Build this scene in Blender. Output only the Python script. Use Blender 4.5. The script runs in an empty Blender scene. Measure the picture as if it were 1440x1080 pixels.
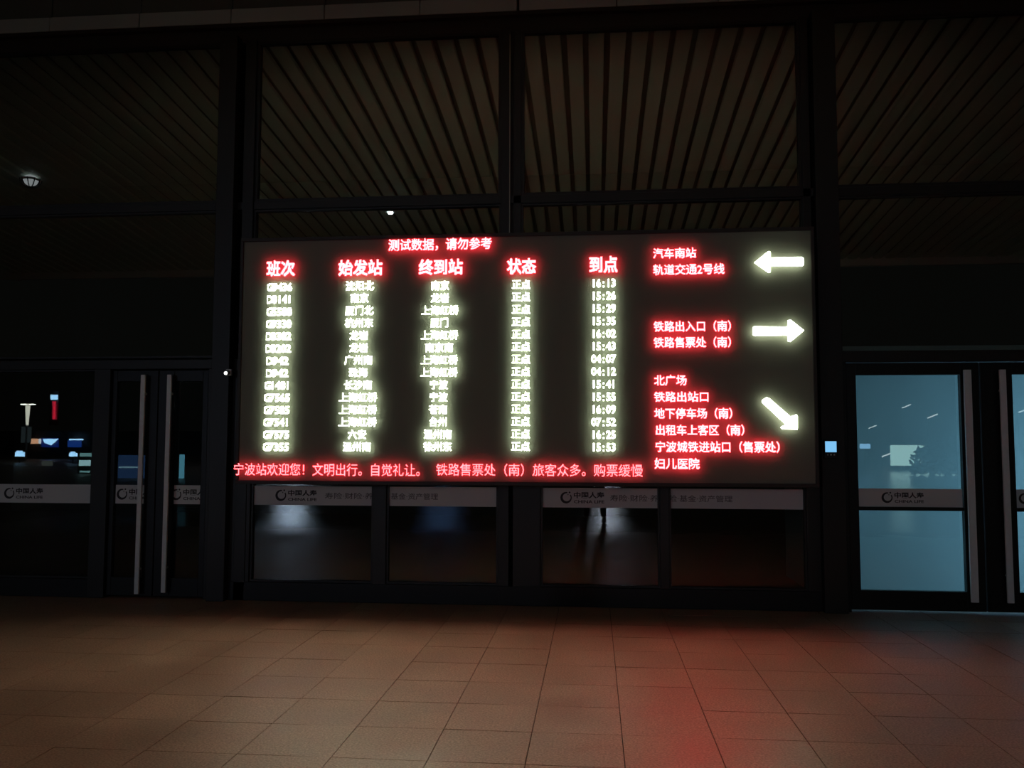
import bpy, bmesh, math, random
from mathutils import Vector, Matrix
random.seed(7)
S = bpy.context.scene
COL = S.collection
# ------------------------------------------------------------------ camera
FPX, YAW, PIT, ROL, EYE = 1227.45, 0.0935885, 0.0701775, 0.0022846, 1.6
cy_, sy_, cp_, sp_ = math.cos(YAW), math.sin(YAW), math.cos(PIT), math.sin(PIT)
FW = Vector((-sy_*cp_, cy_*cp_, sp_)); R0 = Vector((cy_, sy_, 0)); U0 = R0.cross(FW)
RT = math.cos(ROL)*R0 + math.sin(ROL)*U0; UP = -math.sin(ROL)*R0 + math.cos(ROL)*U0
cam = bpy.data.cameras.new('camera'); co = bpy.data.objects.new('camera', cam); COL.objects.link(co)
cam.sensor_fit = 'HORIZONTAL'; cam.sensor_width = 36; cam.lens = FPX/1440*36; cam.clip_start = 0.05; cam.clip_end = 400
m = Matrix((RT, UP, -FW)).transposed().to_4x4(); m.translation = (0, 0, EYE); co.matrix_world = m
S.camera = co
# ------------------------------------------------------------------ world, exposure, area lights
S.view_settings.view_transform = 'Standard'; S.view_settings.look = 'None'
S.view_settings.exposure = 0.0; S.view_settings.gamma = 1.0; S.view_settings.use_curve_mapping = False
W = bpy.data.worlds.new('night_sky'); S.world = W; W.use_nodes = True
W.node_tree.nodes['Background'].inputs[0].default_value = (0.75, 0.72, 0.62, 1)
W.node_tree.nodes['Background'].inputs[1].default_value = 0.012
YF = 8.9            # facade plane
YB = 8.32           # front of the display board
LED_WHITE = ((.86, 1.0, .70), 19)
LED_RED = ((1.0, 0.050, 0.056), 21.0)
def area(name, loc, rot, sx, sy, col, e):
    l = bpy.data.lights.new(name, 'AREA'); l.shape = 'RECTANGLE'; l.size = sx; l.size_y = sy; l.color = col; l.energy = e
    o = bpy.data.objects.new(name, l); COL.objects.link(o); o.location = loc; o.rotation_euler = rot; return o
area('vestibule_lamp', (4.9, 10.6, 1.1), (math.radians(-90), 0, 0), 1.4, 1.6, (0.40, 0.70, 1.0), 33)
# ------------------------------------------------------------------ geometry helpers
def ray(x, y): return FW + RT*((x-720)/FPX) - UP*((y-540)/FPX)
def at(x, y, Y):                       # point of the vertical plane at depth Y
    r = ray(x, y); t = Y/r.y; return Vector((r.x*t, Y, r.z*t+EYE))
def mir(x, y, D):                      # real place of a thing that the glass mirrors, D = length of the light's way along y
    p = at(x, y, D); return Vector((p.x, 2*YF-D, p.z))
def tag(o, label=None, cat=None, group=None, kind=None):
    if label: o['label'] = label
    if cat: o['category'] = cat
    if group: o['group'] = group
    if kind: o['kind'] = kind
    return o
def empty(name, loc=(0, 0, 0), parent=None):
    o = bpy.data.objects.new(name, None); COL.objects.link(o); o.location = loc; o.empty_display_size = .1
    if parent: o.parent = parent
    return o
class MB:
    def __init__(s): s.b = bmesh.new()
    def box(s, x0, x1, y0, y1, z0, z1, bev=0, rot=None, piv=None):
        r = bmesh.ops.create_cube(s.b, size=1); vs = r['verts']
        bmesh.ops.scale(s.b, vec=(abs(x1-x0), abs(y1-y0), abs(z1-z0)), verts=vs)
        bmesh.ops.translate(s.b, vec=((x0+x1)/2, (y0+y1)/2, (z0+z1)/2), verts=vs)
        if rot is not None: bmesh.ops.rotate(s.b, cent=piv or ((x0+x1)/2, (y0+y1)/2, (z0+z1)/2), matrix=rot, verts=vs)
        if bev:
            es = list({e for v in vs for e in v.link_edges})
            bmesh.ops.bevel(s.b, geom=es, offset=bev, segments=2, affect='EDGES', profile=.5)
        return s
    def cyl(s, p, q, r0, r1=None, n=16):
        p = Vector(p); q = Vector(q); d = q-p; r1 = r0 if r1 is None else r1
        mt = Matrix.Translation((p+q)/2) @ d.to_track_quat('Z', 'Y').to_matrix().to_4x4()
        bmesh.ops.create_cone(s.b, cap_ends=True, cap_tris=False, segments=n, radius1=r0, radius2=r1, depth=d.length, matrix=mt)
        return s
    def sph(s, c, r, sc=(1, 1, 1), n=16):
        mt = Matrix.Translation(c) @ Matrix.Diagonal((*sc, 1)); bmesh.ops.create_uvsphere(s.b, u_segments=n, v_segments=n//2, radius=r, matrix=mt); return s
    def poly(s, pts, d):                # outline extruded by vector d
        vs = [s.b.verts.new(p) for p in pts]; f = s.b.faces.new(vs)
        r = bmesh.ops.extrude_face_region(s.b, geom=[f]); nv = [g for g in r['geom'] if isinstance(g, bmesh.types.BMVert)]
        bmesh.ops.translate(s.b, vec=d, verts=nv); bmesh.ops.recalc_face_normals(s.b, faces=s.b.faces); return s
    def build(s, name, mt, parent=None, smooth=False, org=None):
        me = bpy.data.meshes.new(name)
        if org is not None: bmesh.ops.translate(s.b, vec=-Vector(org), verts=s.b.verts)
        s.b.to_mesh(me); s.b.free(); me.materials.append(mt)
        if smooth:
            for p in me.polygons: p.use_smooth = True
        o = bpy.data.objects.new(name, me); COL.objects.link(o)
        if org is not None: o.location = org
        if parent:
            o.parent = parent
            o.location = o.location-parent_world(parent)
        return o
def parent_world(o):
    v = Vector((0, 0, 0))
    while o: v += Vector(o.location); o = o.parent
    return v
def box(name, mt, x0, x1, y0, y1, z0, z1, parent=None, bev=0):
    return MB().box(x0, x1, y0, y1, z0, z1, bev).build(name, mt, parent)
# ------------------------------------------------------------------ materials
def mat(name, col, rough=.5, metal=0., ior=1.5, emit=None, bump=0, bscale=40, var=0, vscale=3, spec=.5, coord='Object'):
    m = bpy.data.materials.new(name); m.use_nodes = True; nt = m.node_tree; b = nt.nodes['Principled BSDF']
    b.inputs['Base Color'].default_value = (*col, 1); b.inputs['Roughness'].default_value = rough
    b.inputs['Metallic'].default_value = metal; b.inputs['IOR'].default_value = ior; b.inputs['Specular IOR Level'].default_value = spec
    if emit: b.inputs['Emission Color'].default_value = (*emit[0], 1); b.inputs['Emission Strength'].default_value = emit[1]
    tc = nt.nodes.new('ShaderNodeNewGeometry')
    if var:
        n = nt.nodes.new('ShaderNodeTexNoise'); n.inputs['Scale'].default_value = vscale; n.inputs['Detail'].default_value = 6
        nt.links.new(tc.outputs['Position'], n.inputs['Vector'])
        r = nt.nodes.new('ShaderNodeMixRGB'); r.inputs[1].default_value = (*[c*(1-var) for c in col], 1); r.inputs[2].default_value = (*[min(1, c*(1+var)) for c in col], 1)
        nt.links.new(n.outputs['Fac'], r.inputs[0]); nt.links.new(r.outputs[0], b.inputs['Base Color'])
    if bump:
        n = nt.nodes.new('ShaderNodeTexNoise'); n.inputs['Scale'].default_value = bscale; n.inputs['Detail'].default_value = 4
        nt.links.new(tc.outputs['Position'], n.inputs['Vector'])
        k = nt.nodes.new('ShaderNodeBump'); k.inputs['Strength'].default_value = bump; k.inputs['Distance'].default_value = .01
        nt.links.new(n.outputs['Fac'], k.inputs['Height']); nt.links.new(k.outputs[0], b.inputs['Normal'])
    return m
def glow(name, col, e):
    return mat(name, (.02, .02, .02), .5, emit=(col, e))
M = {}
M['mullion'] = mat('dark_bronze_metal', (.026, .022, .017), .42, .3, var=.15, vscale=2)
M['mullion_edge'] = mat('pale_metal_edge', (.30, .27, .20), .4, .6)
M['door_frame'] = mat('dark_door_metal', (.013, .011, .009), .4, .4)
M['recess'] = mat('recess_metal', (.04, .028, .022), .6)
M['fascia'] = mat('grey_fascia_panel', (.56, .59, .60), .6, var=.12, vscale=1.5, bump=.1)
M['fascia_dark'] = mat('dark_fascia_panel', (.19, .19, .17), .6, var=.15, vscale=1.5)
M['steel'] = mat('brushed_steel', (.96, .95, .90), .45, .05, var=.1, vscale=25)
M['board'] = mat('led_module_black', (.24, .25, .21), .75, bump=.25, bscale=160, spec=.2)
M['board_frame'] = mat('board_frame_metal', (.05, .042, .036), .5, .3)
def led(name, col, e):                 # a lamp lens: throws its light forwards, little of it past about 70 degrees
    m = glow(name, col, e); nt = m.node_tree; g = nt.nodes.new('ShaderNodeNewGeometry')
    d = nt.nodes.new('ShaderNodeVectorMath'); d.operation = 'DOT_PRODUCT'; nt.links.new(g.outputs['True Normal'], d.inputs[0]); nt.links.new(g.outputs['Incoming'], d.inputs[1])
    r = nt.nodes.new('ShaderNodeMapRange'); r.interpolation_type = 'SMOOTHSTEP'; r.inputs[1].default_value = .08; r.inputs[2].default_value = .36; r.inputs[3].default_value = 0; r.inputs[4].default_value = e
    nt.links.new(d.outputs['Value'], r.inputs[0]); nt.links.new(r.outputs[0], nt.nodes['Principled BSDF'].inputs['Emission Strength']); return m
M['white_led'] = led('white_led', *LED_WHITE)
M['red_led'] = led('red_led', *LED_RED)
M['white_halo'] = glow('white_halo_glow', (.95, 1, .66), 2.1)  # added glow on the letters' backs, spreads a bloom-like halo over the panel
M['arrow_halo'] = glow('arrow_halo_glow', (.92, 1, .70), 4.5)  # the same added halo glow behind the arrows, stronger
M['red_halo'] = glow('red_halo_glow', (1, .012, .04), 6)  # red halo glow, likewise added behind the letters
M['red_led_dim'] = led('red_led_dim', LED_RED[0], LED_RED[1]*.6)
M['film'] = mat('white_window_film', (.80, .80, .78), .5, var=.05, vscale=1.2)
M['film_ink'] = mat('black_film_print', (.035, .032, .032), .6)
M['film_grey'] = mat('grey_film_print', (.13, .12, .115), .6)
M['soffit'] = mat('aluminium_soffit_strip', (.60, .72, .62), .55, .1, var=.06, vscale=.8)
M['soffit_gap'] = mat('soffit_void', (.22, .20, .15), .9)
M['black'] = mat('black_plastic', (.02, .02, .02), .45)
M['white_plastic'] = mat('white_plastic', (.75, .75, .72), .4)
M['hall'] = mat('hall_wall', (.05, .05, .045), .8)
def glass_mat(name, ior):
    m = bpy.data.materials.new(name); m.use_nodes = True; nt = m.node_tree; nt.nodes.remove(nt.nodes['Principled BSDF'])
    out = nt.nodes['Material Output']; t = nt.nodes.new('ShaderNodeBsdfTransparent'); t.inputs[0].default_value = (.72, .80, .78, 1)
    g = nt.nodes.new('ShaderNodeBsdfGlossy'); g.inputs['Roughness'].default_value = 0.0; g.inputs[0].default_value = (.93, 1, .95, 1)
    f = nt.nodes.new('ShaderNodeFresnel'); f.inputs[0].default_value = ior
    geo = nt.nodes.new('ShaderNodeNewGeometry'); q = nt.nodes.new('ShaderNodeMath'); q.operation = 'SUBTRACT'; q.inputs[0].default_value = 1; nt.links.new(geo.outputs['Backfacing'], q.inputs[1])
    q2 = nt.nodes.new('ShaderNodeMath'); q2.operation = 'MULTIPLY'; nt.links.new(q.outputs[0], q2.inputs[0]); nt.links.new(f.outputs[0], q2.inputs[1])
    x = nt.nodes.new('ShaderNodeMixShader'); nt.links.new(q2.outputs[0], x.inputs[0]); nt.links.new(t.outputs[0], x.inputs[1]); nt.links.new(g.outputs[0], x.inputs[2])
    nt.links.new(x.outputs[0], out.inputs[0]); return m
M['glass'] = glass_mat('tinted_glass', 1.9)
M['glass_upper'] = glass_mat('coated_upper_glass', 2.7)
def frost_mat():
    m = bpy.data.materials.new('frosted_screen'); m.use_nodes = True; nt = m.node_tree; nt.nodes.remove(nt.nodes['Principled BSDF'])
    out = nt.nodes['Material Output']; t = nt.nodes.new('ShaderNodeBsdfTranslucent'); t.inputs[0].default_value = (.80, .90, .93, 1)
    d = nt.nodes.new('ShaderNodeBsdfDiffuse'); d.inputs[0].default_value = (.16, .18, .17, 1)
    x = nt.nodes.new('ShaderNodeMixShader'); x.inputs[0].default_value = .75; nt.links.new(d.outputs[0], x.inputs[1]); nt.links.new(t.outputs[0], x.inputs[2])
    nt.links.new(x.outputs[0], out.inputs[0]); return m
M['frost'] = frost_mat()
def stone_mat(name, base, joints, r0=.36, r1=.52, bs=.55):
    m = bpy.data.materials.new(name); m.use_nodes = True; nt = m.node_tree; b = nt.nodes['Principled BSDF']; L = nt.links
    g = nt.nodes.new('ShaderNodeNewGeometry'); inf = nt.nodes.new('ShaderNodeObjectInfo')
    def noise(sc, det=5):
        n = nt.nodes.new('ShaderNodeTexNoise'); n.inputs['Scale'].default_value = sc; n.inputs['Detail'].default_value = det; L.new(g.outputs['Position'], n.inputs['Vector']); return n
    big, fine = noise(1.6), noise(85, 3)
    def ramp(a, lo, hi, c0, c1):
        r = nt.nodes.new('ShaderNodeMapRange'); r.inputs[1].default_value = lo; r.inputs[2].default_value = hi; r.inputs[3].default_value = c0; r.inputs[4].default_value = c1; L.new(a, r.inputs[0]); return r.outputs[0]
    def mul(a, c):
        q = nt.nodes.new('ShaderNodeMath'); q.operation = 'MULTIPLY'; L.new(a, q.inputs[0])
        if isinstance(c, float): q.inputs[1].default_value = c
        else: L.new(c, q.inputs[1])
        return q.outputs[0]
    v = mul(ramp(big.outputs['Fac'], .3, .7, .82, 1.15), ramp(fine.outputs['Fac'], .3, .72, .62, 1.45))
    if not joints: v = mul(v, ramp(inf.outputs['Random'], 0, 1, .95, 1.05))
    else:
        bk = nt.nodes.new('ShaderNodeTexBrick'); bk.offset = 0; bk.inputs['Scale'].default_value = 1; bk.inputs['Brick Width'].default_value = .5; bk.inputs['Row Height'].default_value = .5
        bk.inputs['Mortar Size'].default_value = .004; bk.inputs[1].default_value = (1, 1, 1, 1); bk.inputs[2].default_value = (.85, .85, .85, 1); bk.inputs[3].default_value = (.2, .2, .2, 1)
        mp = nt.nodes.new('ShaderNodeMapping'); mp.inputs[1].default_value = (.352, 0, 0); L.new(g.outputs['Position'], mp.inputs[0]); L.new(mp.outputs[0], bk.inputs[0])
        v = mul(v, bk.outputs[0])
    c = nt.nodes.new('ShaderNodeMixRGB'); c.blend_type = 'MULTIPLY'; c.inputs[0].default_value = 1; c.inputs[1].default_value = (*base, 1); L.new(v, c.inputs[2])
    L.new(c.outputs[0], b.inputs['Base Color'])
    b.inputs['Specular IOR Level'].default_value = .55
    ro = ramp(big.outputs['Fac'], .3, .7, r0, r1)
    if joints:                             # worn, wet paving out on the plaza, matt under the canopy
        sp = nt.nodes.new('ShaderNodeSeparateXYZ'); L.new(g.outputs['Position'], sp.inputs[0])
        wet = mul(ramp(sp.outputs[1], 3, 0, 0, 1), ramp(sp.outputs[0], -13, -8, 0, 1))
        mx = nt.nodes.new('ShaderNodeMix'); L.new(wet, mx.inputs[0]); L.new(ro, mx.inputs[2]); mx.inputs[3].default_value = .13; ro = mx.outputs[0]
    L.new(ro, b.inputs['Roughness'])
    bp = nt.nodes.new('ShaderNodeBump'); bp.inputs['Strength'].default_value = bs; bp.inputs['Distance'].default_value = .003; L.new(fine.outputs['Fac'], bp.inputs['Height']); L.new(bp.outputs[0], b.inputs['Normal'])
    return m
FLOORC = (.36, .25, .182)
M['tile'] = stone_mat('granite_tile', FLOORC, False)
M['plaza'] = stone_mat('granite_plaza', FLOORC, True)
M['grout'] = mat('dark_joint', (.03, .022, .016), .9)
# ------------------------------------------------------------------ floor: plain plaza around, single tiles where the picture shows them
TX0, TY0, T = -0.352, 4.50, 0.5
floor = tag(MB().box(-95, 95, -110, 3.0, -.3, -.0).build('floor', M['plaza']), kind='structure')
sub = box('joint_bed', M['grout'], -60, 60, 3.0, 24, -.3, -.012, floor)
box('floor_outer', M['plaza'], -60, TX0-13*T, 3.0, YF, -.1, 0, floor)
box('floor_outer', M['plaza'], TX0+12*T, 60, 3.0, YF, -.1, 0, floor)
tile_me = {}
def tile(ix, iy, ny=1):
    k = (ny, random.randrange(3))
    if k not in tile_me:
        b = MB().box(.0025, T-.0025, .0025, ny*T-.0025, -.03, 0).b
        for v in b.verts:
            if v.co.z > -.01: v.co.z = random.uniform(-.0018, .0006)
        me = bpy.data.meshes.new('tile'); b.to_mesh(me); b.free(); me.materials.append(M['tile']); tile_me[k] = me
    o = bpy.data.objects.new('tile', tile_me[k]); COL.objects.link(o); o.parent = floor
    o.location = (TX0+ix*T, TY0+iy*T, 0)
skip = set()
for ix in range(-13, 12):
    for iy in range(-3, 9):
        if (ix, iy) in skip: continue
        two = (ix, iy) in ((1, 1), (-3, 3), (4, 4), (-6, 2))
        if two: skip.add((ix, iy+1))
        tile(ix, iy, 2 if two else 1)
box('threshold_slab', M['tile'], TX0-13*T, TX0+12*T, TY0+9*T+.003, YF+.35, -.03, -.001, floor)
box('hall_floor', M['hall'], -12, 12, YF+.35, 24, -.03, -.002, floor)
# ------------------------------------------------------------------ facade
wall = tag(box('wall_front', M['fascia_dark'], -14, 12, YF+.02, YF+.3, 6.30, 8.2), kind='structure')
box('fascia_backing', M['recess'], -14, 12, YF-.02, YF+.3, 5.95, 6.34, wall)
xj = [-0.78+1.035*k for k in range(-12, 12)]
for a, b in zip(xj[:-1], xj[1:]):
    g = .02 if abs(a+.78) < .01 else .006
    box('fascia_panel', M['fascia'], a+g, b-.006, YF-.10, YF-.02, 6.14, 6.295, wall, .003)
    box('upper_panel', M['fascia_dark'], a+g, b-.006, YF-.06, YF+.02, 6.302, 7.4, wall, .003)
box('fascia_underside', M['recess'], -14, 12, YF-.09, YF-.02, 6.10, 6.139, wall)
back = tag(box('wall_hall_back', M['hall'], -14, 12, 20, 20.2, 0, 8), kind='structure')
tag(box('wall_hall_left', M['hall'], -14.2, -14, YF+.3, 20, 0, 8), kind='structure')
tag(box('wall_hall_right', M['hall'], 12, 12.2, YF+.3, 20, 0, 8), kind='structure')
hc = tag(box('ceiling_hall', M['hall'], -14, 12, YF+.3, 20, 7.9, 8.1), kind='structure')
ntr = [0]
def trim(mt, *a, bev=.004):
    ntr[0] += 1; return tag(box('trim_%d' % ntr[0], mt, *a, None, bev), kind='structure')
mu = M['mullion']
# main columns and mullions (x0, x1, ydepth front, z0, z1)
col_l = trim(mu, -3.97, -3.78, YF-.16, YF+.12, 0, 5.98); trim(mu, -3.72, -3.60, YF-.07, YF+.1, 0, 5.96)
col_r = trim(mu, 2.20, 2.42, YF-.16, YF+.12, 0, 5.98); trim(mu, 2.10, 2.18, YF-.05, YF+.1, 0, 5.96)
trim(mu, -.95, -.858, YF-.07, YF+.1, 2.3, 5.96); trim(M['recess'], -.858, -.82, YF-.02, YF+.1, 2.3, 5.96); trim(M['mullion_edge'], -.862, -.852, YF-.078, YF-.07, 2.3, 5.90, bev=0); trim(mu, -.82, -.74, YF-.05, YF+.1, 2.3, 5.96)
trim(mu, -6.9, -6.75, YF-.07, YF+.1, 0, 5.96); trim(mu, 5.3, 5.5, YF-.1, YF+.1, 0, 5.96)
trim(mu, -14, 12, YF-.05, YF+.1, 4.10, 4.185)
trim(mu, -14, -3.97, YF-.06, YF+.1, 2.40, 2.50); trim(mu, 2.42, 12, YF-.06, YF+.1, 2.425, 2.52)
# lower mullions between the panes
for a, b in ((-3.78, -3.56), (-2.26, -2.12), (-.97, -.86), (-.82, -.54), (.65, .74), (2.07, 2.2)):
    trim(mu, a, b, YF-.06, YF+.08, 0, 2.40)
trim(mu, -3.78, 2.2, YF-.05, YF+.08, 2.40, 2.5)
trim(M['door_frame'], -3.78, 2.2, YF-.07, YF+.08, 0, .19)
trim(M['door_frame'], -14, -5.3, YF-.07, YF+.08, 0, .19)
trim(mu, -5.3, -5.12, YF-.08, YF+.1, 0, 2.4); trim(mu, -4.05, -3.97, YF-.05, YF+.1, 0, 2.4)
trim(M['door_frame'], 2.42, 2.47, YF-.08, YF+.1, 0, 2.43)
nw = [0]
def window(x0, x1, z0, z1, bead=.03):
    nw[0] += 1
    w = empty('window_%d' % nw[0], ((x0+x1)/2, YF, z0)); tag(w, kind='structure')
    box('pane', M['glass_upper' if z0 > 2.45 else 'glass'], x0, x1, YF, YF+.001, z0, z1, w)
    f = MB(); f.box(x0, x0+bead, YF-.035, YF+.02, z0, z1); f.box(x1-bead, x1, YF-.035, YF+.02, z0, z1)
    f.box(x0+bead, x1-bead, YF-.035, YF+.02, z0, z0+bead); f.box(x0+bead, x1-bead, YF-.035, YF+.02, z1-bead, z1)
    f.build('bead', M['mullion'], w)
for a, b in ((-13.9, -10.4), (-10.35, -6.9), (-6.75, -3.97), (-3.60, -.95), (-.74, 2.10), (2.42, 5.3), (5.5, 11.9)):
    window(a, b, 4.185, 5.95)
    if a < -3.9 or a > 2.3: window(a, b, 2.52, 4.10, .02)
    else: window(a, b, 2.5, 4.10, .02)
for a, b in ((-6.75, -5.3), (-3.56, -2.26), (-2.12, -.97), (-.54, .65), (.74, 2.07)):
    window(a, b, .19, 2.40, .02)
window(-13.9, -6.9, .19, 2.4)
# ------------------------------------------------------------------ doors
nd = [0]
def door(x0, x1, z1, stile_l, stile_r, pz0, pz1, rail, frame, hx, hz0, hz1, hy=.09, hw=.05):
    nd[0] += 1
    d = empty('door_%d' % nd[0], ((x0+x1)/2, YF, 0)); tag(d, kind='structure'); mt = frame; y0, y1 = YF-.035, YF+.03
    box('stile', mt, x0, x0+stile_l, y0, y1, .02, z1, d, .004); box('stile', mt, x1-stile_r, x1, y0, y1, .02, z1, d, .004)
    a, b = x0+stile_l, x1-stile_r
    box('rail', mt, a, b, y0+.002, y1, .02, pz0, d, .003); box('rail', mt, a, b, y0+.002, y1, pz1, z1, d, .003)
    if rail: box('rail', mt, a, b, y0+.004, y1, rail[0], rail[1], d, .003)
    box('pane', M['glass'], a, b, YF-.005, YF-.004, pz0, pz1, d)
    h = MB().box(hx-hw/2, hx+hw/2, YF-hy-.025, YF-hy, hz0, hz1, .004).build('handle', M['steel'], d)
    for z in (hz0+.25, hz1-.2, ): MB().cyl((hx, YF-hy-.002, z), (hx, y0, z), .012).build('handle_bracket', M['steel'], h)
    return d
door(-5.115, -4.61, 2.385, .05, .12, .21, 2.27, None, M['door_frame'], -4.74, .05, 2.335, hw=.048)
door(-4.60, -4.055, 2.385, .17, .06, .21, 2.27, None, M['door_frame'], -4.45, .07, 2.335, hw=.048)
d3 = door(2.48, 3.735, 2.418, .095, .175, .205, 2.30, (.975, 1.01), M['door_frame'], 3.60, .12, 2.34, hw=.07)
d4 = door(3.745, 5.29, 2.418, .30, .10, .205, 2.30, (.975, 1.01), M['door_frame'], 3.925, .12, 2.34, hw=.06)
# vestibule behind the right-hand doors, closed by a translucent screen
vest = tag(box('wall_vestibule', M['white_plastic'], 2.40, 5.5, 11.2, 11.3, 0, 2.6), kind='structure')
box('side_wall', M['white_plastic'], 2.36, 2.42, YF+.1, 11.2, 0, 2.6, vest); box('side_wall', M['white_plastic'], 5.45, 5.52, YF+.1, 11.2, 0, 2.6, vest)
box('vestibule_ceiling', M['white_plastic'], 2.36, 5.52, YF+.1, 11.3, 2.52, 2.6, vest); box('vestibule_floor', M['white_plastic'], 2.42, 5.45, YF+.36, 11.2, 0, .01, vest)
scr = tag(box('wall_screen', M['frost'], 2.42, 5.45, YF+.10, YF+.101, 0, 2.52), kind='structure')
# ------------------------------------------------------------------ lettering
def text_mesh(body, bold=0.0, extrude=.01):
    cu = bpy.data.curves.new('t', 'FONT'); cu.body = body; cu.size = 1; cu.offset = bold; cu.extrude = extrude; cu.resolution_u = 2
    o = bpy.data.objects.new('t', cu); COL.objects.link(o); dg = bpy.context.evaluated_depsgraph_get(); dg.update()
    me = bpy.data.meshes.new_from_object(o.evaluated_get(dg)); bpy.data.objects.remove(o); bpy.data.curves.remove(cu)
    return me
def put_text(name, body, x0, x1, z0, z1, Y, depth, mt, parent, bold=0.0, x_keep=True):
    me = text_mesh(body, bold, .5); xs = [v.co.x for v in me.vertices]; ys = [v.co.y for v in me.vertices]
    ax, bx, ay, by = min(xs), max(xs), min(ys), max(ys)
    for v in me.vertices:
        x = x0+(v.co.x-ax)/(bx-ax)*(x1-x0); z = z0+(v.co.y-ay)/(by-ay)*(z1-z0); y = Y-(v.co.z+.5)*depth
        v.co = (x, y, z)
    me.materials.clear(); me.materials.append(mt)
    o = bpy.data.objects.new(name, me); COL.objects.link(o)
    c = Vector(((x0+x1)/2, Y, (z0+z1)/2))
    for v in me.vertices: v.co -= c
    o.location = c
    if parent: o.parent = parent; o.location = c-parent_world(parent)
    return o
# ------------------------------------------------------------------ the LED board
TL, TR_, BL, BR = at(338, 334, YB), at(1144, 321, YB), at(333, 682, YB), at(1152, 684, YB)
bx0, bx1 = (TL.x+BL.x)/2, (TR_.x+BR.x)/2; bz0, bz1 = (BL.z+BR.z)/2, (TL.z+TR_.z)/2
board = empty('information_board', ((bx0+bx1)/2, YB, bz0))
tag(board, 'wide black LED information board showing train times in white and directions in red', 'display board')
box('display_panel', M['board'], bx0+.03, bx1-.03, YB, YB+.05, bz0+.03, bz1-.03, board)
box('housing', M['board_frame'], bx0, bx1, YB+.05, YB+.24, bz0, bz1, board, .006)
for a in ((bx0, bx1, bz1-.035, bz1), (bx0, bx1, bz0, bz0+.035), (bx0, bx0+.03, bz0+.035, bz1-.035), (bx1-.03, bx1, bz0+.035, bz1-.035)):
    box('frame', M['board_frame'], a[0], a[1], YB-.02, YB+.06, a[2], a[3], board, .003)
for x in (bx0+.12, bx1-.12):
    for z in (bz0+.4, bz1-.4):
        MB().box(x-.04, x+.04, YB+.24, YF-.0, z-.04, z+.04).build('bracket', M['board_frame'], board)
LIFT = .032  # stand-off of the letters, sets how wide the added halo spreads
import numpy as np
_tri = {}
def glyph(ch):
    if ch not in _tri:
        me = text_mesh(ch, 0, 0); me.calc_loop_triangles()
        _tri[ch] = np.array([[me.vertices[i].co.xy[:] for i in t.vertices] for t in me.loop_triangles]); bpy.data.meshes.remove(me)
    return _tri[ch]
def runs(ch, n, dil):
    """lit dots of one character on an n x n dot grid over its em square, as horizontal runs (row, first, last)"""
    T_ = glyph(ch).astype(float); asc = ord(ch) < 128
    if asc:
        lo, hi = T_[..., 0].min(), T_[..., 0].max(); T_ = T_.copy(); T_[..., 0] += .25-(lo+hi)/2
    f = 3; N_ = n*f; g = (np.arange(N_)+.5)/N_; GX, GY = np.meshgrid(g, g-.12); mk = np.zeros(GX.shape, bool)
    for a, b, c in T_:
        i0, i1 = int(max(0, (min(a[1], b[1], c[1])+.12)*N_-1)), int(min(N_, (max(a[1], b[1], c[1])+.12)*N_+2))
        j0, j1 = int(max(0, min(a[0], b[0], c[0])*N_-1)), int(min(N_, max(a[0], b[0], c[0])*N_+2))
        if i1 <= i0 or j1 <= j0: continue
        x, y = GX[i0:i1, j0:j1], GY[i0:i1, j0:j1]
        d1 = (b[0]-a[0])*(y-a[1])-(b[1]-a[1])*(x-a[0]); d2 = (c[0]-b[0])*(y-b[1])-(c[1]-b[1])*(x-b[0]); d3 = (a[0]-c[0])*(y-c[1])-(a[1]-c[1])*(x-c[0])
        mk[i0:i1, j0:j1] |= ((d1 >= 0) & (d2 >= 0) & (d3 >= 0)) | ((d1 <= 0) & (d2 <= 0) & (d3 <= 0))
    r = dil*N_; k = int(math.ceil(r)); out = mk.copy(); pad = np.pad(mk, k)
    for dy in range(-k, k+1):
        for dx in range(-k, k+1):
            if dx*dx+dy*dy <= r*r: out |= pad[k+dy:k+dy+N_, k+dx:k+dx+N_]
    cell = out.reshape(n, f, n, f).mean(axis=(1, 3)) > .45
    rs = []
    for i in range(n):
        j = 0
        while j < n:
            if cell[i, j]:
                e = j
                while e+1 < n and cell[i, e+1]: e += 1
                rs.append((i, j, e)); j = e+1
            else: j += 1
    return rs
def dots_obj(name, chars, mt, Y, n, dil, depth=.004):
    """chars: (character, left x, low z, width of em, height of em)"""
    V, F = [], []
    for ch, x, z, w, h in chars:
        for i, j, e in runs(ch, n, dil):
            xa, xb, za, zb = x+w*j/n, x+w*(e+1)/n, z+h*i/n, z+h*(i+1)/n; o = len(V)
            V += [(xa, Y-depth, za), (xb, Y-depth, za), (xb, Y-depth, zb), (xa, Y-depth, zb), (xa, Y, za), (xb, Y, za), (xb, Y, zb), (xa, Y, zb)]
            F += [(o, o+1, o+2, o+3), (o+7, o+6, o+5, o+4)]
    cx = sum(v[0] for v in V)/len(V); cz2 = sum(v[2] for v in V)/len(V)
    me = bpy.data.meshes.new(name); me.from_pydata([(x-cx, y-Y, z-cz2) for x, y, z in V], [], F); me.materials.append(mt); me.materials.append(M['white_halo'] if mt is M['white_led'] else M['red_halo'])
    for k, pl in enumerate(me.polygons): pl.material_index = k % 2
    o = bpy.data.objects.new(name, me); COL.objects.link(o); o.parent = board; o.location = Vector((cx, Y, cz2))-parent_world(board); return o
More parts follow.
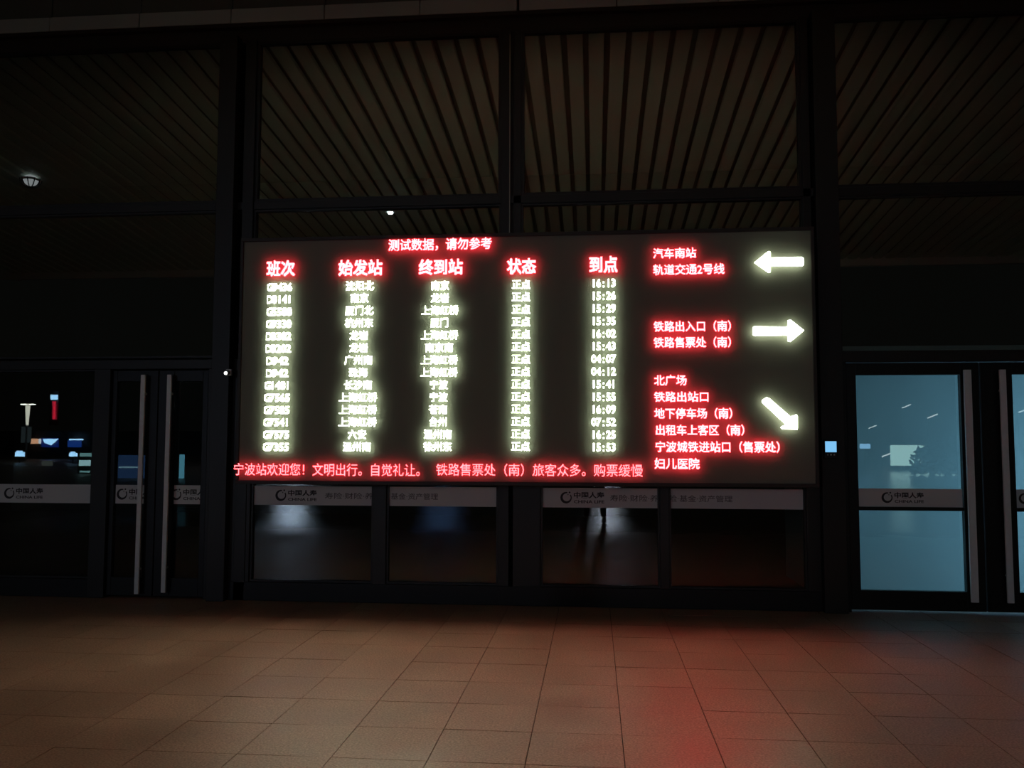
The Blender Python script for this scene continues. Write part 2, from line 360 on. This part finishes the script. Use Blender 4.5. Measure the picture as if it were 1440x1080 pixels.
def line(body, x0, x1, y0, y1, mt, dil, n='text_line', each=False, grid=22):
    p = at(x0, (y0+y1)/2, YB-LIFT); q = at(x1, (y0+y1)/2, YB-LIFT); c = (x0+x1)/2
    zt, zb = at(c, y0, YB-LIFT).z, at(c, y1, YB-LIFT).z; eh = (zt-zb)/.93 if ord(body[0]) > 127 else (zt-zb)/.70
    zl = zb-.035*eh if ord(body[0]) > 127 else zb-.12*eh
    adv = [1 if ord(ch) > 127 else .5 for ch in body]; tot = sum(adv); u = (q.x-p.x)/tot
    pos = 0; L = []
    for ch, a in zip(body, adv):
        L.append((ch, p.x+pos*u, zl, (u if a == 1 else u*.5), eh)); pos += a
    # a half-width character keeps its em square twice as wide as its cell
    L = [(ch, x, z, (w if ord(ch) > 127 else 2*w), h) for ch, x, z, w, h in L]
    if not each: return dots_obj(n, L, mt, YB-LIFT, grid, dil)
    for t in L: dots_obj(n, [t], mt, YB-LIFT, grid, dil)
Wl, Rl, Rd_ = M['white_led'], M['red_led'], M['red_led_dim']
line('测试数据，请勿参考', 546, 692, 335.5, 351.5, Rl, .028, 'red_character', True, 26)
for b, x0, x1, y0, y1 in (('班次', 375, 415, 367, 388), ('始发站', 476, 538, 366, 387), ('终到站', 589, 651, 365, 386), ('状态', 713, 754, 364, 385), ('到点', 828, 869, 361, 383)):
    line(b, x0, x1, y0, y1, Rl, .042, 'heading_character', True, 30)
A = ['沈阳北', '南京', '厦门北', '杭州东', '龙岩', '龙岩', '广州南', '珠海', '长沙南', '上海虹桥', '上海虹桥', '上海虹桥', '六安', '温州南']
B = ['南京', '龙岩', '上海虹桥', '厦门', '上海虹桥', '南京南', '上海虹桥', '上海虹桥', '宁波', '宁波', '苍南', '台州', '温州南', '徐州东']
C = ['16:13', '15:26', '15:29', '15:35', '16:02', '15:43', '04:07', '04:12', '15:41', '15:55', '16:09', '07:52', '16:25', '15:53']
N = ['G9436', 'D3141', 'G5588', 'G9330', 'D3302', 'D3202', 'D942', 'D942', 'G1481', 'G7565', 'G7585', 'G7541', 'G7575', 'G7355']
BW = .045
for i in range(14):
    t = i/13
    ya = 398.5+i*17.28; xl, xr = 376.5-6*t, 411-4.5*t
    if len(N[i]) == 4: xl += 1.5; xr -= 3
    line(N[i], xl, xr, ya, ya+10.5, Wl, .042, 'train_number_character', True)
    n = len(A[i]); w = {2: 26.5, 3: 40, 4: 54}[n]; xc = 506-4*t; ya = 395.3+i*17.42
    line(A[i], xc-w/2, xc+w/2, ya, ya+13, Wl, .03, 'origin_station_character', True)
    n = len(B[i]); w = {2: 26, 3: 40, 4: 52.5}[n]; xc = 619-3.5*t; ya = 395+i*17.42
    line(B[i], xc-w/2, xc+w/2, ya, ya+13, Wl, .03, 'destination_station_character', True)
    ya = 393.5+i*17.5; line('正点', 719.5-1*t, 746-.5*t, ya, ya+13, Wl, .03, 'status_character', True)
    ya = 392.5+i*17.75; line(C[i], 831.5, 866, ya, ya+11, Wl, .03, 'time_digit', True)
line('宁波站欢迎您！文明出行。自觉礼让。', 328, 601, 652, 669, Rd_, 0, 'red_character', True, 30)
line('铁路售票处（南）旅客众多。购票缓慢', 613, 904.5, 652.5, 669.5, Rd_, 0, 'red_character', True, 30)
for b, x0, x1, y0, y1 in (('汽车南站', 918, 979, 349, 363), ('轨道交通2号线', 918, 1019, 371.5, 386), ('铁路出入口（南）', 919, 1038, 451.5, 466), ('铁路售票处（南）', 919, 1038, 474, 488.5),
                          ('北广场', 919.5, 966, 527.5, 542), ('铁路出站口', 919.5, 998, 551, 565), ('地下停车场（南）', 920, 1040, 574, 588.5), ('出租车上客区（南）', 921, 1057, 597.5, 612),
                          ('宁波城铁进站口（售票处）', 921, 1107, 621, 636), ('妇儿医院', 920, 984, 644.5, 659.5)):
    line(b, x0, x1, y0, y1, Rl, .026, 'direction_character', True, 26)
def arrow(pts):
    P = [at(x, y, YB-LIFT-.006) for x, y in pts]
    c = sum(P, Vector())/len(P)
    o = MB().poly(P, (0, .006, 0)).build('arrow', Wl, board, org=c); o.data.materials.append(M['arrow_halo']); o.location.y -= .02
    for pl in o.data.polygons: pl.material_index = 1 if pl.normal.y > -.5 else 0
arrow([(1060, 370), (1080, 354), (1083, 355), (1083, 363), (1127, 362), (1129.5, 364), (1129.5, 373), (1127, 375), (1083, 375), (1083, 383), (1080, 384)])
arrow([(1130, 465), (1111, 481), (1107, 480), (1107, 472), (1060, 472.5), (1058, 471), (1058, 461), (1060, 459.5), (1107, 460), (1107, 451), (1111, 450)])
arrow([(1121, 604), (1099, 603.5), (1097, 601), (1104, 597), (1071, 566), (1071, 563), (1077, 559), (1081, 560), (1111, 586), (1119, 583), (1121, 585)])
# ------------------------------------------------------------------ film bands on the glass
def ring_logo(cx, cz, r, Y, parent, mt):
    b = bmesh.new(); n = 30; a0, a1 = math.radians(75), math.radians(75+318); inner = []; outer = []
    for k in range(n+1):
        t = k/n; a = a0+(a1-a0)*t; w = r*(.20+.24*math.sin(math.pi*min(1, t*1.15)))
        outer.append((cx+r*math.cos(a), cz+r*math.sin(a))); inner.append((cx+(r-w)*math.cos(a), cz+(r-w)*math.sin(a)))
    vo = [b.verts.new((x, Y, z)) for x, z in outer]; vi = [b.verts.new((x, Y, z)) for x, z in inner]
    for k in range(n): b.faces.new((vo[k], vo[k+1], vi[k+1], vi[k]))
    for dx, dz, rr in ((.62, .92, .16), (.35, .55, .10)):
        bmesh.ops.create_circle(b, cap_ends=True, segments=10, radius=r*rr, matrix=Matrix.Translation((cx+dx*r, Y, cz+dz*r)) @ Matrix.Rotation(math.pi/2, 4, 'X'))
    mb = MB(); mb.b.free(); mb.b = b
    r_ = bmesh.ops.extrude_face_region(b, geom=list(b.faces)); bmesh.ops.translate(b, vec=(0, -.0005, 0), verts=[v for v in r_['geom'] if isinstance(v, bmesh.types.BMVert)])
    return mb.build('emblem', mt, parent)
def band(x0, x1, z0, z1, label, items, Y=YF-.0015):
    s = tag(box('film_band', M['film'], x0, x1, Y-.001, Y, z0, z1), label, 'sticker', None)
    zc = (z0+z1)/2; h = z1-z0; y = Y-.0012
    for it in items:
        k = it[0]
        if k == 'logo':
            x = it[1]; ring_logo(x, zc, .28*h*1.05, y, s, M['film_ink'])
            if it[2] > 0:
                put_text('lettering', '中国人寿'[:it[2]], x+.40*h, x+.40*h+1.55*h*it[2]/4, zc-.03*h, zc+.30*h, y, .0005, M['film_ink'], s, .03)
                put_text('lettering', 'CHINA LIFE'[:[0, 3, 5, 8, 10][it[2]]], x+.40*h, x+.40*h+1.55*h*it[2]/4, zc-.28*h, zc-.12*h, y, .0005, M['film_ink'], s, .02)
        else:
            put_text('lettering', it[1], it[2], it[3], zc-.17*h, zc+.17*h, y, .0005, M['film_grey'], s, .004)
    return s
def X(px, py=697, Y=YF): return at(px, py, Y).x
zA, zB = .975, 1.172
band(-6.73, X(132), zA, zB, 'white printed film band across the far left glass beside the double doors', [('logo', X(13), 4)])
band(X(163), X(206), zA, zB, 'short white film band on the left leaf, cut by its steel handle', [('logo', X(172), 3)], YF-.0065)
band(X(245), X(285), zA, zB, 'short white film band on the door leaf just left of the big column', [('logo', X(248), 4)], YF-.0065)
band(X(356), X(526), zA, zB, 'white film band under the left end of the information board', [('logo', X(395), 4), ('t', '寿险·财险·养', X(457), X(525))])
band(X(545), X(702), zA, zB, 'white film band left of the middle mullion, with small grey print only', [('t', '基金·资产管理', X(550), X(616))])
band(X(760), X(927), zA, zB, 'white film band with emblem just right of the middle mullion', [('logo', X(796), 4), ('t', '寿险·财险·养', X(858), X(926))])
band(X(940), X(1132), zA, zB, 'white film band under the right end of the information board', [('t', '险·基金·资产管理', X(941), X(1030))])
band(2.58, 3.555, 1.01, 1.187, 'white film band across the first backlit blue door', [('logo', X(1247, 700), 4)], YF-.0065)
band(4.05, 5.18, 1.01, 1.187, 'white film band on the door at the right edge of the picture', [('logo', X(1440, 702), 4)], YF-.0065)
# ------------------------------------------------------------------ small fittings on the columns
p = at(323, 524, YF-.16)
sc = empty('security_camera', p); tag(sc, 'small white security camera on the column left of the information board', 'camera')
MB().box(p.x-.03, p.x+.03, p.y-.03, p.y, p.z-.035, p.z+.035, .006).build('mount', M['white_plastic'], sc)
MB().cyl((p.x, p.y-.02, p.z-.0), (p.x+.01, p.y-.12, p.z-.015), .022, .020).build('body', M['white_plastic'], sc)
MB().cyl((p.x+.01, p.y-.12, p.z-.015), (p.x+.0105, p.y-.126, p.z-.016), .016).build('status_lamp', glow('camera_lamp', (.9, 1, .95), 3), sc)
p = at(1167, 630, YF-.16)
te = empty('access_terminal', p); tag(te, 'small wall terminal with glowing pale blue screen beside the right doors', 'terminal')
MB().box(p.x-.065, p.x+.065, p.y-.035, p.y, p.z-.10, p.z+.075, .006).build('body', M['black'], te)
MB().box(p.x-.053, p.x+.053, p.y-.038, p.y-.035, p.z-.04, p.z+.065, .002).build('screen', glow('terminal_screen', (.22, .58, .95), .95), te)
for k in range(3): MB().cyl((p.x-.03+.03*k, p.y-.038, p.z-.065), (p.x-.03+.03*k, p.y-.034, p.z-.065), .008, n=10).build('button', M['white_plastic'], te)
# ------------------------------------------------------------------ canopy above the forecourt (seen mirrored in the upper glass)
def cz(Y): return 7.54-.0963*(2*YF-Y)
cang = math.atan(.0963); CY0, CY1 = -1.6, YF
canopy = tag(MB().poly([(-16, CY0, cz(CY0)+.12), (16, CY0, cz(CY0)+.12), (16, CY1, cz(CY1)+.12), (-16, CY1, cz(CY1)+.12)], (0, 0, .3)).build('ceiling', M['soffit_gap']), kind='structure')
me = None
for k in range(-52, 53):
    if me is None:
        b = bmesh.new(); L = (CY1-CY0); pr = [(-.098, .05), (-.09, 0), (.09, 0), (.098, .05)]
        va = [b.verts.new((x, 0, z)) for x, z in pr]; vb = [b.verts.new((x, L, z+L*.0963)) for x, z in pr]
        for i in range(3): b.faces.new((va[i], va[i+1], vb[i+1], vb[i]))
        me = bpy.data.meshes.new('soffit_strip'); b.to_mesh(me); b.free(); me.materials.append(M['soffit'])
    o = bpy.data.objects.new('soffit_strip', me); COL.objects.link(o); o.parent = canopy; o.location = (.05+k*.265, CY0, cz(CY0))
box('canopy_edge', M['fascia'], -16, 16, CY0-.15, CY0, cz(CY0)-.15, cz(CY0)+.6, canopy)
def on_canopy(x, y, drop):              # point of the canopy seen mirrored at that place
    r = ray(x, y); k = r.z/r.y; D = (7.54-drop-EYE)/(k+.0963); q = mir(x, y, D); q.z = cz(q.y); return q
p = on_canopy(549, 300, .12)
dl = empty('downlight', p); tag(dl, 'round canopy downlight with a cold white lens, mirrored in the glass above the board', 'ceiling light')
zc_ = cz(p.y)
MB().cyl((p.x, p.y, zc_-.012), (p.x, p.y, zc_-.10), .09).build('housing', M['white_plastic'], dl)
MB().sph((p.x, p.y, zc_-.10), .055, (1, 1, .7)).build('lens', glow('downlight_lens', (.75, .92, 1), 45), dl, True)
q = on_canopy(43, 260, .15)
cl = empty('caged_lamp', q); tag(cl, 'dim round caged lamp under the canopy, mirrored in the upper left glass', 'ceiling light')
MB().cyl((q.x, q.y, q.z-.04), (q.x, q.y, q.z-.075), .13).build('base', M['white_plastic'], cl)
MB().sph((q.x, q.y, q.z-.07), .12, (1, 1, .8)).build('globe', glow('dim_globe', (.9, .93, 1), .9), cl, True)
for k in range(5):
    a = k*math.pi/5; cg = MB()
    for j in range(8):
        t0, t1 = math.pi*j/8, math.pi*(j+1)/8
        cg.cyl((q.x+.17*math.cos(t0)*math.cos(a), q.y+.17*math.cos(t0)*math.sin(a), q.z-.05-.15*math.sin(t0)), (q.x+.17*math.cos(t1)*math.cos(a), q.y+.17*math.cos(t1)*math.sin(a), q.z-.05-.15*math.sin(t1)), .009, n=6)
    cg.build('cage_wire', M['black'], cl)
# ------------------------------------------------------------------ night plaza behind the photographer, mirrored in the glass
def mbox(name, x0, x1, y0, y1, D, th, mt, parent=None):
    a = mir((x0+x1)/2, y0, D); b = mir((x0+x1)/2, y1, D); l = mir(x0, (y0+y1)/2, D); r = mir(x1, (y0+y1)/2, D)
    return MB().box(l.x, r.x, l.y-th, l.y, b.z, a.z).build(name, mt, parent)
def plaza_thing(name, label, cat, px, D):
    o = empty(name, (mir(px, 600, D).x, 2*YF-D, 0)); tag(o, label, cat); return o
WL = glow('street_lamp_light', (1, 1, .88), 12)
lp = plaza_thing('street_lamp', 'two-armed white street lamp across the plaza, mirrored in the far left glass', 'street lamp', 38, 80)
c = parent_world(lp); zt = mir(38, 569, 80).z
MB().cyl((c.x, c.y, 0), (c.x, c.y, zt), .12, .10).build('pole', M['white_plastic'], lp)
MB().cyl((c.x, c.y, zt-2), (c.x, c.y, zt-.1), .12, .22).build('lit_neck', glow('lamp_neck', (1, 1, .86), 4), lp)
for s in (-1, 1):
    MB().sph((c.x+s*.42, c.y, zt+.02), .42, (1, .4, .16)).build('lamp_head', WL, lp, True)
MB().box(c.x-.55, c.x+.45, c.y-.04, c.y+.04, 1.75, 3.3).build('banner', mat('glow_banner_cloth', (.2, .24, .26), .8, emit=((.3, .4, .45), .25)), lp)  # cloth given a faint glow in place of light falling on it
BLUE = glow('blue_sign_light', (.10, .32, 1.0), 7); PALE = glow('pale_blue_sign_light', (.35, .65, 1.0), 9); REDS = glow('red_sign_light', (1, .03, .08), 5)
hs = plaza_thing('vertical_sign', 'upright red lettered sign with blue emblem on a far building, mirrored left', 'sign', 76, 95)
mbox('mast', 70, 82, 550, 598, 95.4, .2, M['black'], hs)
mbox('blue_emblem', 71, 80, 555, 562, 95, .2, PALE, hs)
for k in range(4):
    y = 565+6.4*k
    g = MB()
    a = mir(76, y+2.6, 95); s = .22
    for q in range(3): g.box(a.x-s, a.x+s, a.y-.1, a.y, a.z-s+q*s*.9, a.z-s+q*s*.9+.07)
    g.box(a.x-.05, a.x+.05, a.y-.1, a.y, a.z-s, a.z+s*1.1)
    g.build('red_character', REDS, hs)
sh = plaza_thing('shop_row', 'row of far shops under lit blue and orange sign boxes, mirrored in the left glass', 'building', 80, 90)
mbox('wall', -25, 300, 606, 641, 90.6, 6, mat('far_wall', (.03, .03, .035), .9), sh)
mbox('orange_sign_box', 43, 52, 617, 624, 90, .3, glow('orange_sign', (1, .5, .3), 4), sh)
mbox('white_sign_box', 54, 56.5, 617, 624, 90, .3, glow('white_sign', (.8, .85, 1), 4), sh)
def wedge(x0, x1, y0, y1, D, mt, parent):      # hanging sign, wide at its head
    P = [mir(x0, y0, D), mir(x1, y0, D), mir(x1-(x1-x0)*.22, (y0+y1)/2, D), mir((x0+x1)/2, y1, D), mir(x0+(x1-x0)*.1, (y0+y1)/2+1, D)]
    yy = P[0].y; P = [Vector((q.x, yy, q.z)) for q in P]
    return MB().poly(P, (0, -.2, 0)).build('blue_sign', mt, parent)
wedge(60, 81, 617, 626, 90, PALE, sh); mbox('blue_sign_back', 58, 82, 616, 629, 90.2, .1, glow('deep_blue', (.01, .05, .5), 1.2), sh)
mbox('sign_strip', 97, 115, 617, 619, 90, .3, PALE, sh); mbox('blue_sign', 95, 114, 619, 629, 90.2, .1, glow('deep_blue_sign', (.02, .1, .6), 1.8), sh)
mbox('grey_sign', 59, 72, 648, 655, 60.5, .2, glow('grey_sign', (.4, .45, .42), .5), sh)
for nm, x0, x1, y0, y1, lab in (('blue_light_sign', 21, 33, 635, 642, 'small glowing blue sign left of the shops, mirrored far left'), ('blue_light_sign', 97, 107, 636, 642, 'small glowing blue sign beside the lit kiosk, mirrored left')):
    o = plaza_thing(nm, lab, 'sign', (x0+x1)/2, 70); mbox('panel', x0, x1, y0+1, y1, 70, .2, PALE, o); mbox('panel_cap', x0+2, x1-3, y0-1, y0+1, 70, .2, PALE, o)
    mbox('post', (x0+x1)/2-.6, (x0+x1)/2+.6, y1, 652, 70, .1, M['black'], o)
ki = plaza_thing('kiosk', 'lit glass kiosk with pale cyan bands, mirrored left of the double doors', 'kiosk', 120, 45)
mbox('body', 109, 132, 636, 669, 45.5, 2, M['black'], ki)
CY = glow('kiosk_light', (.35, .75, .80), 1.8)
mbox('roof_light', 112, 130, 637, 642, 45, .1, CY, ki); mbox('window', 111, 126, 647, 655, 45, .1, glow('kiosk_window', (.5, .85, .95), 3.2), ki); mbox('lower_light', 112, 125, 662, 664.5, 45, .1, CY, ki)
bs = plaza_thing('lit_billboard', 'dim blue lit billboard mirrored in the left door leaf', 'billboard', 185, 40)
mbox('panel', 166, 206, 640, 680, 40, .2, glow('blue_billboard', (.05, .12, .32), 1.1), bs); mbox('bright_line', 167, 194, 656, 658, 39.9, .05, glow('billboard_line', (.4, .7, .9), 1.6), bs)
mbox('edge_light', 205.5, 208, 642, 680, 39.9, .05, glow('billboard_edge', (.3, .8, .8), 1.5), bs)
bs = plaza_thing('light_column', 'thin cyan light column mirrored in the right leaf of the double door', 'light', 255, 40)
mbox('tube', 252, 257.5, 639, 673, 40, .15, glow('cyan_tube', (.15, .5, .7), 2.5), bs)
bb = plaza_thing('billboard', 'pale lit billboard half hidden by a tree, mirrored in the blue door', 'billboard', 1280, 60)
mbox('panel', 1254, 1346, 626, 655, 60, .3, glow('billboard_light', (.6, .95, .93), 3.2), bb)
mbox('post', 1270, 1272, 655, 659, 60.2, .2, M['black'], bb)
for px, py, D, wh in ((1268, 572, 90, 'topmost above the billboard'), (1304, 586, 80, 'upper right of the lit billboard'), (1221, 601, 100, 'far left above the blue banner'), (1240, 640, 70, 'just left of the lit billboard'), (1432, 578, 75, 'at the right edge of the picture')):
    q = plaza_thing('street_lamp', 'distant slim street lamp mirrored in the blue doors, ' + wh, 'street lamp', px, D); w = mir(px, py, D)
    MB().cyl((w.x, w.y, 0), (w.x, w.y, w.z), .06, .05, n=8).build('pole', M['black'], q)
    MB().box(w.x-.05, w.x+.9, w.y-.06, w.y+.06, w.z, w.z+.09, rot=Matrix.Rotation(math.radians(-22), 3, 'Y')).build('lamp_head', glow('far_lamp', (.85, .95, 1), 4), q)
bl = plaza_thing('blue_banner', 'small blue lit banner mirrored at the left edge of the blue door', 'sign', 1216, 60)
mbox('panel', 1210, 1224, 624, 631, 60, .2, glow('blue_banner_light', (.3, .6, 1), 4.5), bl); mbox('post', 1216, 1217, 631, 656, 60, .1, M['black'], bl)
leafm = mat('dark_foliage', (.03, .045, .02), .8)
tr = plaza_thing('tree', 'dark bushy tree in front of the lit billboard, mirrored in the blue door', 'tree', 1306, 50)
c = mir(1332, 665, 50); MB().cyl((c.x, c.y, 0), (c.x, c.y, 1.6), .14, .1).build('trunk', M['black'], tr)
b = MB()
for k in range(1500):
    a = random.uniform(0, 2*math.pi); u = random.random()**.5; zz = random.random(); rr = math.sqrt(max(0, 1-zz*zz))
    q = Vector((c.x+2.0*u*math.cos(a)*rr, c.y+1.5*u*math.sin(a)*rr, .1+zz*2.0)); s = random.uniform(.12, .24)
    d1 = Vector((random.uniform(-1, 1), random.uniform(-1, 1), random.uniform(-1, 1))).normalized()*s; d2 = d1.orthogonal().normalized()*s*.5
    vs = [b.b.verts.new(q+v) for v in (-d1, d2, d1, -d2)]; b.b.faces.new(vs)
tag(b.build('foliage', leafm, tr), kind='stuff')
# lit things high across the plaza, which throw the streaks on the paving
for px, w, y0, y1, D, col, e, lab in ((412, 34, 500, 585, 60, (.62, .75, 1.0), 17, 'tall cold white lit screen across the plaza whose light streaks the paving'),
                                      (622, 40, 520, 560, 60, (.25, .45, 1.0), 4, 'dim blue lit screen across the plaza'),
                                      (853, 22, 505, 590, 60, (.75, .80, 1.0), 16, 'narrow white lit screen straight behind the photographer')):
    o = plaza_thing('lit_screen', lab, 'screen', px, D)
    mbox('panel', px-w/2, px+w/2, y0, y1, D, .3, glow('screen_light', col, e), o); mbox('post', px-2, px+2, y1, 658, D, .3, M['black'], o)
# ------------------------------------------------------------------ the photographer, standing behind the camera
def skin(name, pts, edges, rad, mt, parent, sub=2):
    me = bpy.data.meshes.new(name); me.from_pydata(pts, edges, []); o = bpy.data.objects.new(name, me); COL.objects.link(o)
    sk = o.modifiers.new('s', 'SKIN'); 
    for v, r in zip(me.skin_vertices[0].data, rad): v.radius = (r, r) if not isinstance(r, tuple) else r
    me.skin_vertices[0].data[0].use_root = True
    o.modifiers.new('d', 'SUBSURF').levels = sub; o.modifiers['d'].render_levels = sub
    dg = bpy.context.evaluated_depsgraph_get(); dg.update(); m2 = bpy.data.meshes.new_from_object(o.evaluated_get(dg)); bpy.data.objects.remove(o)
    m2.materials.clear(); m2.materials.append(mt)
    for q in m2.polygons: q.use_smooth = True
    r = bpy.data.objects.new(name, m2); COL.objects.link(r); r.parent = parent; r.location = -parent_world(parent); return r
X0, Y0 = .02, -.60
pe = empty('person', (X0, Y0, 0)); tag(pe, 'person in dark jacket and trousers standing on the plaza, holding a phone up', 'person')
SK = mat('skin_tone', (.55, .34, .25), .5); JK = mat('dark_jacket', (.018, .02, .026), .85, bump=.3, bscale=30); TR = mat('dark_trousers', (.012, .012, .014), .85); SH = mat('dark_shoe', (.03, .03, .03), .4)
PX = -.058                                  # middle of the phone, where the hands meet it
HL, HR = (PX-.105, -.10, 1.55), (PX+.105, -.10, 1.55)
# one continuous skin surface: head, neck, trunk, arms, legs
P = [(X0, Y0, .95), (X0, Y0-.01, 1.15), (X0, Y0-.01, 1.33), (X0, Y0, 1.44), (X0, Y0+.01, 1.51), (X0, Y0+.03, 1.58), (X0, Y0+.03, 1.66),
     (X0-.10, Y0, .87), (X0-.15, Y0+.03, .49), (X0-.20, Y0, .09), (X0+.10, Y0, .87), (X0+.14, Y0+.03, .49), (X0+.18, Y0, .09),
     (X0-.19, Y0, 1.38), (X0-.25, Y0+.10, 1.14), HL, (X0+.19, Y0, 1.38), (X0+.25, Y0+.10, 1.14), HR, (X0-.2, Y0+.14, .04), (X0+.18, Y0+.14, .04)]
Ed = [(0, 1), (1, 2), (2, 3), (3, 4), (4, 5), (5, 6), (0, 7), (7, 8), (8, 9), (0, 10), (10, 11), (11, 12), (2, 13), (13, 14), (14, 15), (2, 16), (16, 17), (17, 18), (9, 19), (12, 20)]
Rd = [(.14, .10), (.12, .09), (.15, .10), (.07, .06), (.05, .05), (.072, .085), (.07, .085), .08, .055, .04, .08, .055, .04, .055, .042, .026, .055, .042, .026, .035, .035]
body = skin('body', P, Ed, Rd, SK, pe)
skin('jacket', [(X0, Y0, .90), P[1], P[2], P[3], P[13], P[14], (HL[0]-.01, HL[1]-.06, HL[2]-.05), P[16], P[17], (HR[0]+.01, HR[1]-.06, HR[2]-.05)],
     [(0, 1), (1, 2), (2, 3), (2, 4), (4, 5), (5, 6), (2, 7), (7, 8), (8, 9)], [(.185, .135), (.165, .125), (.19, .13), (.075, .07), .078, .062, .045, .078, .062, .045], JK, pe)
skin('trousers', [(X0, Y0, .97), P[7], P[8], (P[9][0], P[9][1], .11), P[10], P[11], (P[12][0], P[12][1], .11)], [(0, 1), (1, 2), (2, 3), (0, 4), (4, 5), (5, 6)], [(.115, .09), .098, .075, .062, .098, .075, .062], TR, pe)
hm = MB().cyl((X0, Y0, .80), (X0, Y0, 1.13), .185, .15, 24); bmesh.ops.scale(hm.b, vec=(1, .74, 1), verts=hm.b.verts, space=Matrix.Translation((-X0, -Y0, 0))); hm.build('jacket_hem', JK, pe, True)
for a in (P[9], P[12]):
    skin('shoe', [(a[0], a[1]-.05, .055), (a[0], a[1]+.06, .06), (a[0], a[1]+.19, .035)], [(0, 1), (1, 2)], [(.06, .055), (.058, .06), (.048, .035)], SH, pe)
hd = Vector((X0, Y0+.035, 1.62))
hb = MB().sph((hd.x, hd.y-.018, hd.z+.035), .115, (.86, 1.0, .92)); bmesh.ops.delete(hb.b, geom=[v for v in hb.b.verts if v.co.y > hd.y+.045 and v.co.z < hd.z+.085], context='VERTS'); hb.build('hair', M['black'], pe, True)
for s_ in (-1, 1):
    MB().sph((hd.x+s_*.032, hd.y+.088, hd.z+.0), .012, n=10).build('eye', M['black'], pe, True)
    MB().sph((hd.x+s_*.083, hd.y, hd.z-.01), .03, (.35, .7, 1), n=10).build('ear', SK, pe, True)
MB().sph((hd.x, hd.y+.10, hd.z-.03), .018, (.8, 1, 1.4), n=10).build('nose', SK, pe, True)
MB().sph((hd.x, hd.y+.085, hd.z-.068), .02, (1.2, .5, .35), n=10).build('mouth', mat('lips', (.4, .15, .13), .5), pe, True)
for s_, H in ((-1, HL), (1, HR)):            # palm behind the phone, four fingers round its front edge, thumb on the screen side
    skin('hand', [(H[0], H[1], H[2]), (H[0]-s_*.005, H[1]+.045, H[2]+.02)], [(0, 1)], [(.03, .02), (.036, .018)], SK, pe)
    for k in range(4):
        L = (.9, 1, .95, .75)[k]; z = H[2]+.055-.019*k; x = PX+s_*.082
        skin('finger', [(H[0], H[1]+.05, z-.012), (x+s_*.02, -.055, z), (x+s_*.016, -.026, z), (x-s_*.020*L, -.024, z)], [(0, 1), (1, 2), (2, 3)], [.0095, .009, .0085, .007], SK, pe, 1)
    skin('thumb', [(H[0]-s_*.01, H[1]+.02, H[2]-.01), (PX+s_*.085, -.062, H[2]-.0), (PX+s_*.055, -.050, H[2]+.022)], [(0, 1), (1, 2)], [.012, .011, .008], SK, pe, 1)
ph = empty('phone', (.0, -.03, 1.6)); tag(ph, 'dark mobile phone held up by the photographer', 'phone')
MB().box(-.135, .02, -.041, -.033, 1.535, 1.61, .003).build('body', M['black'], ph)
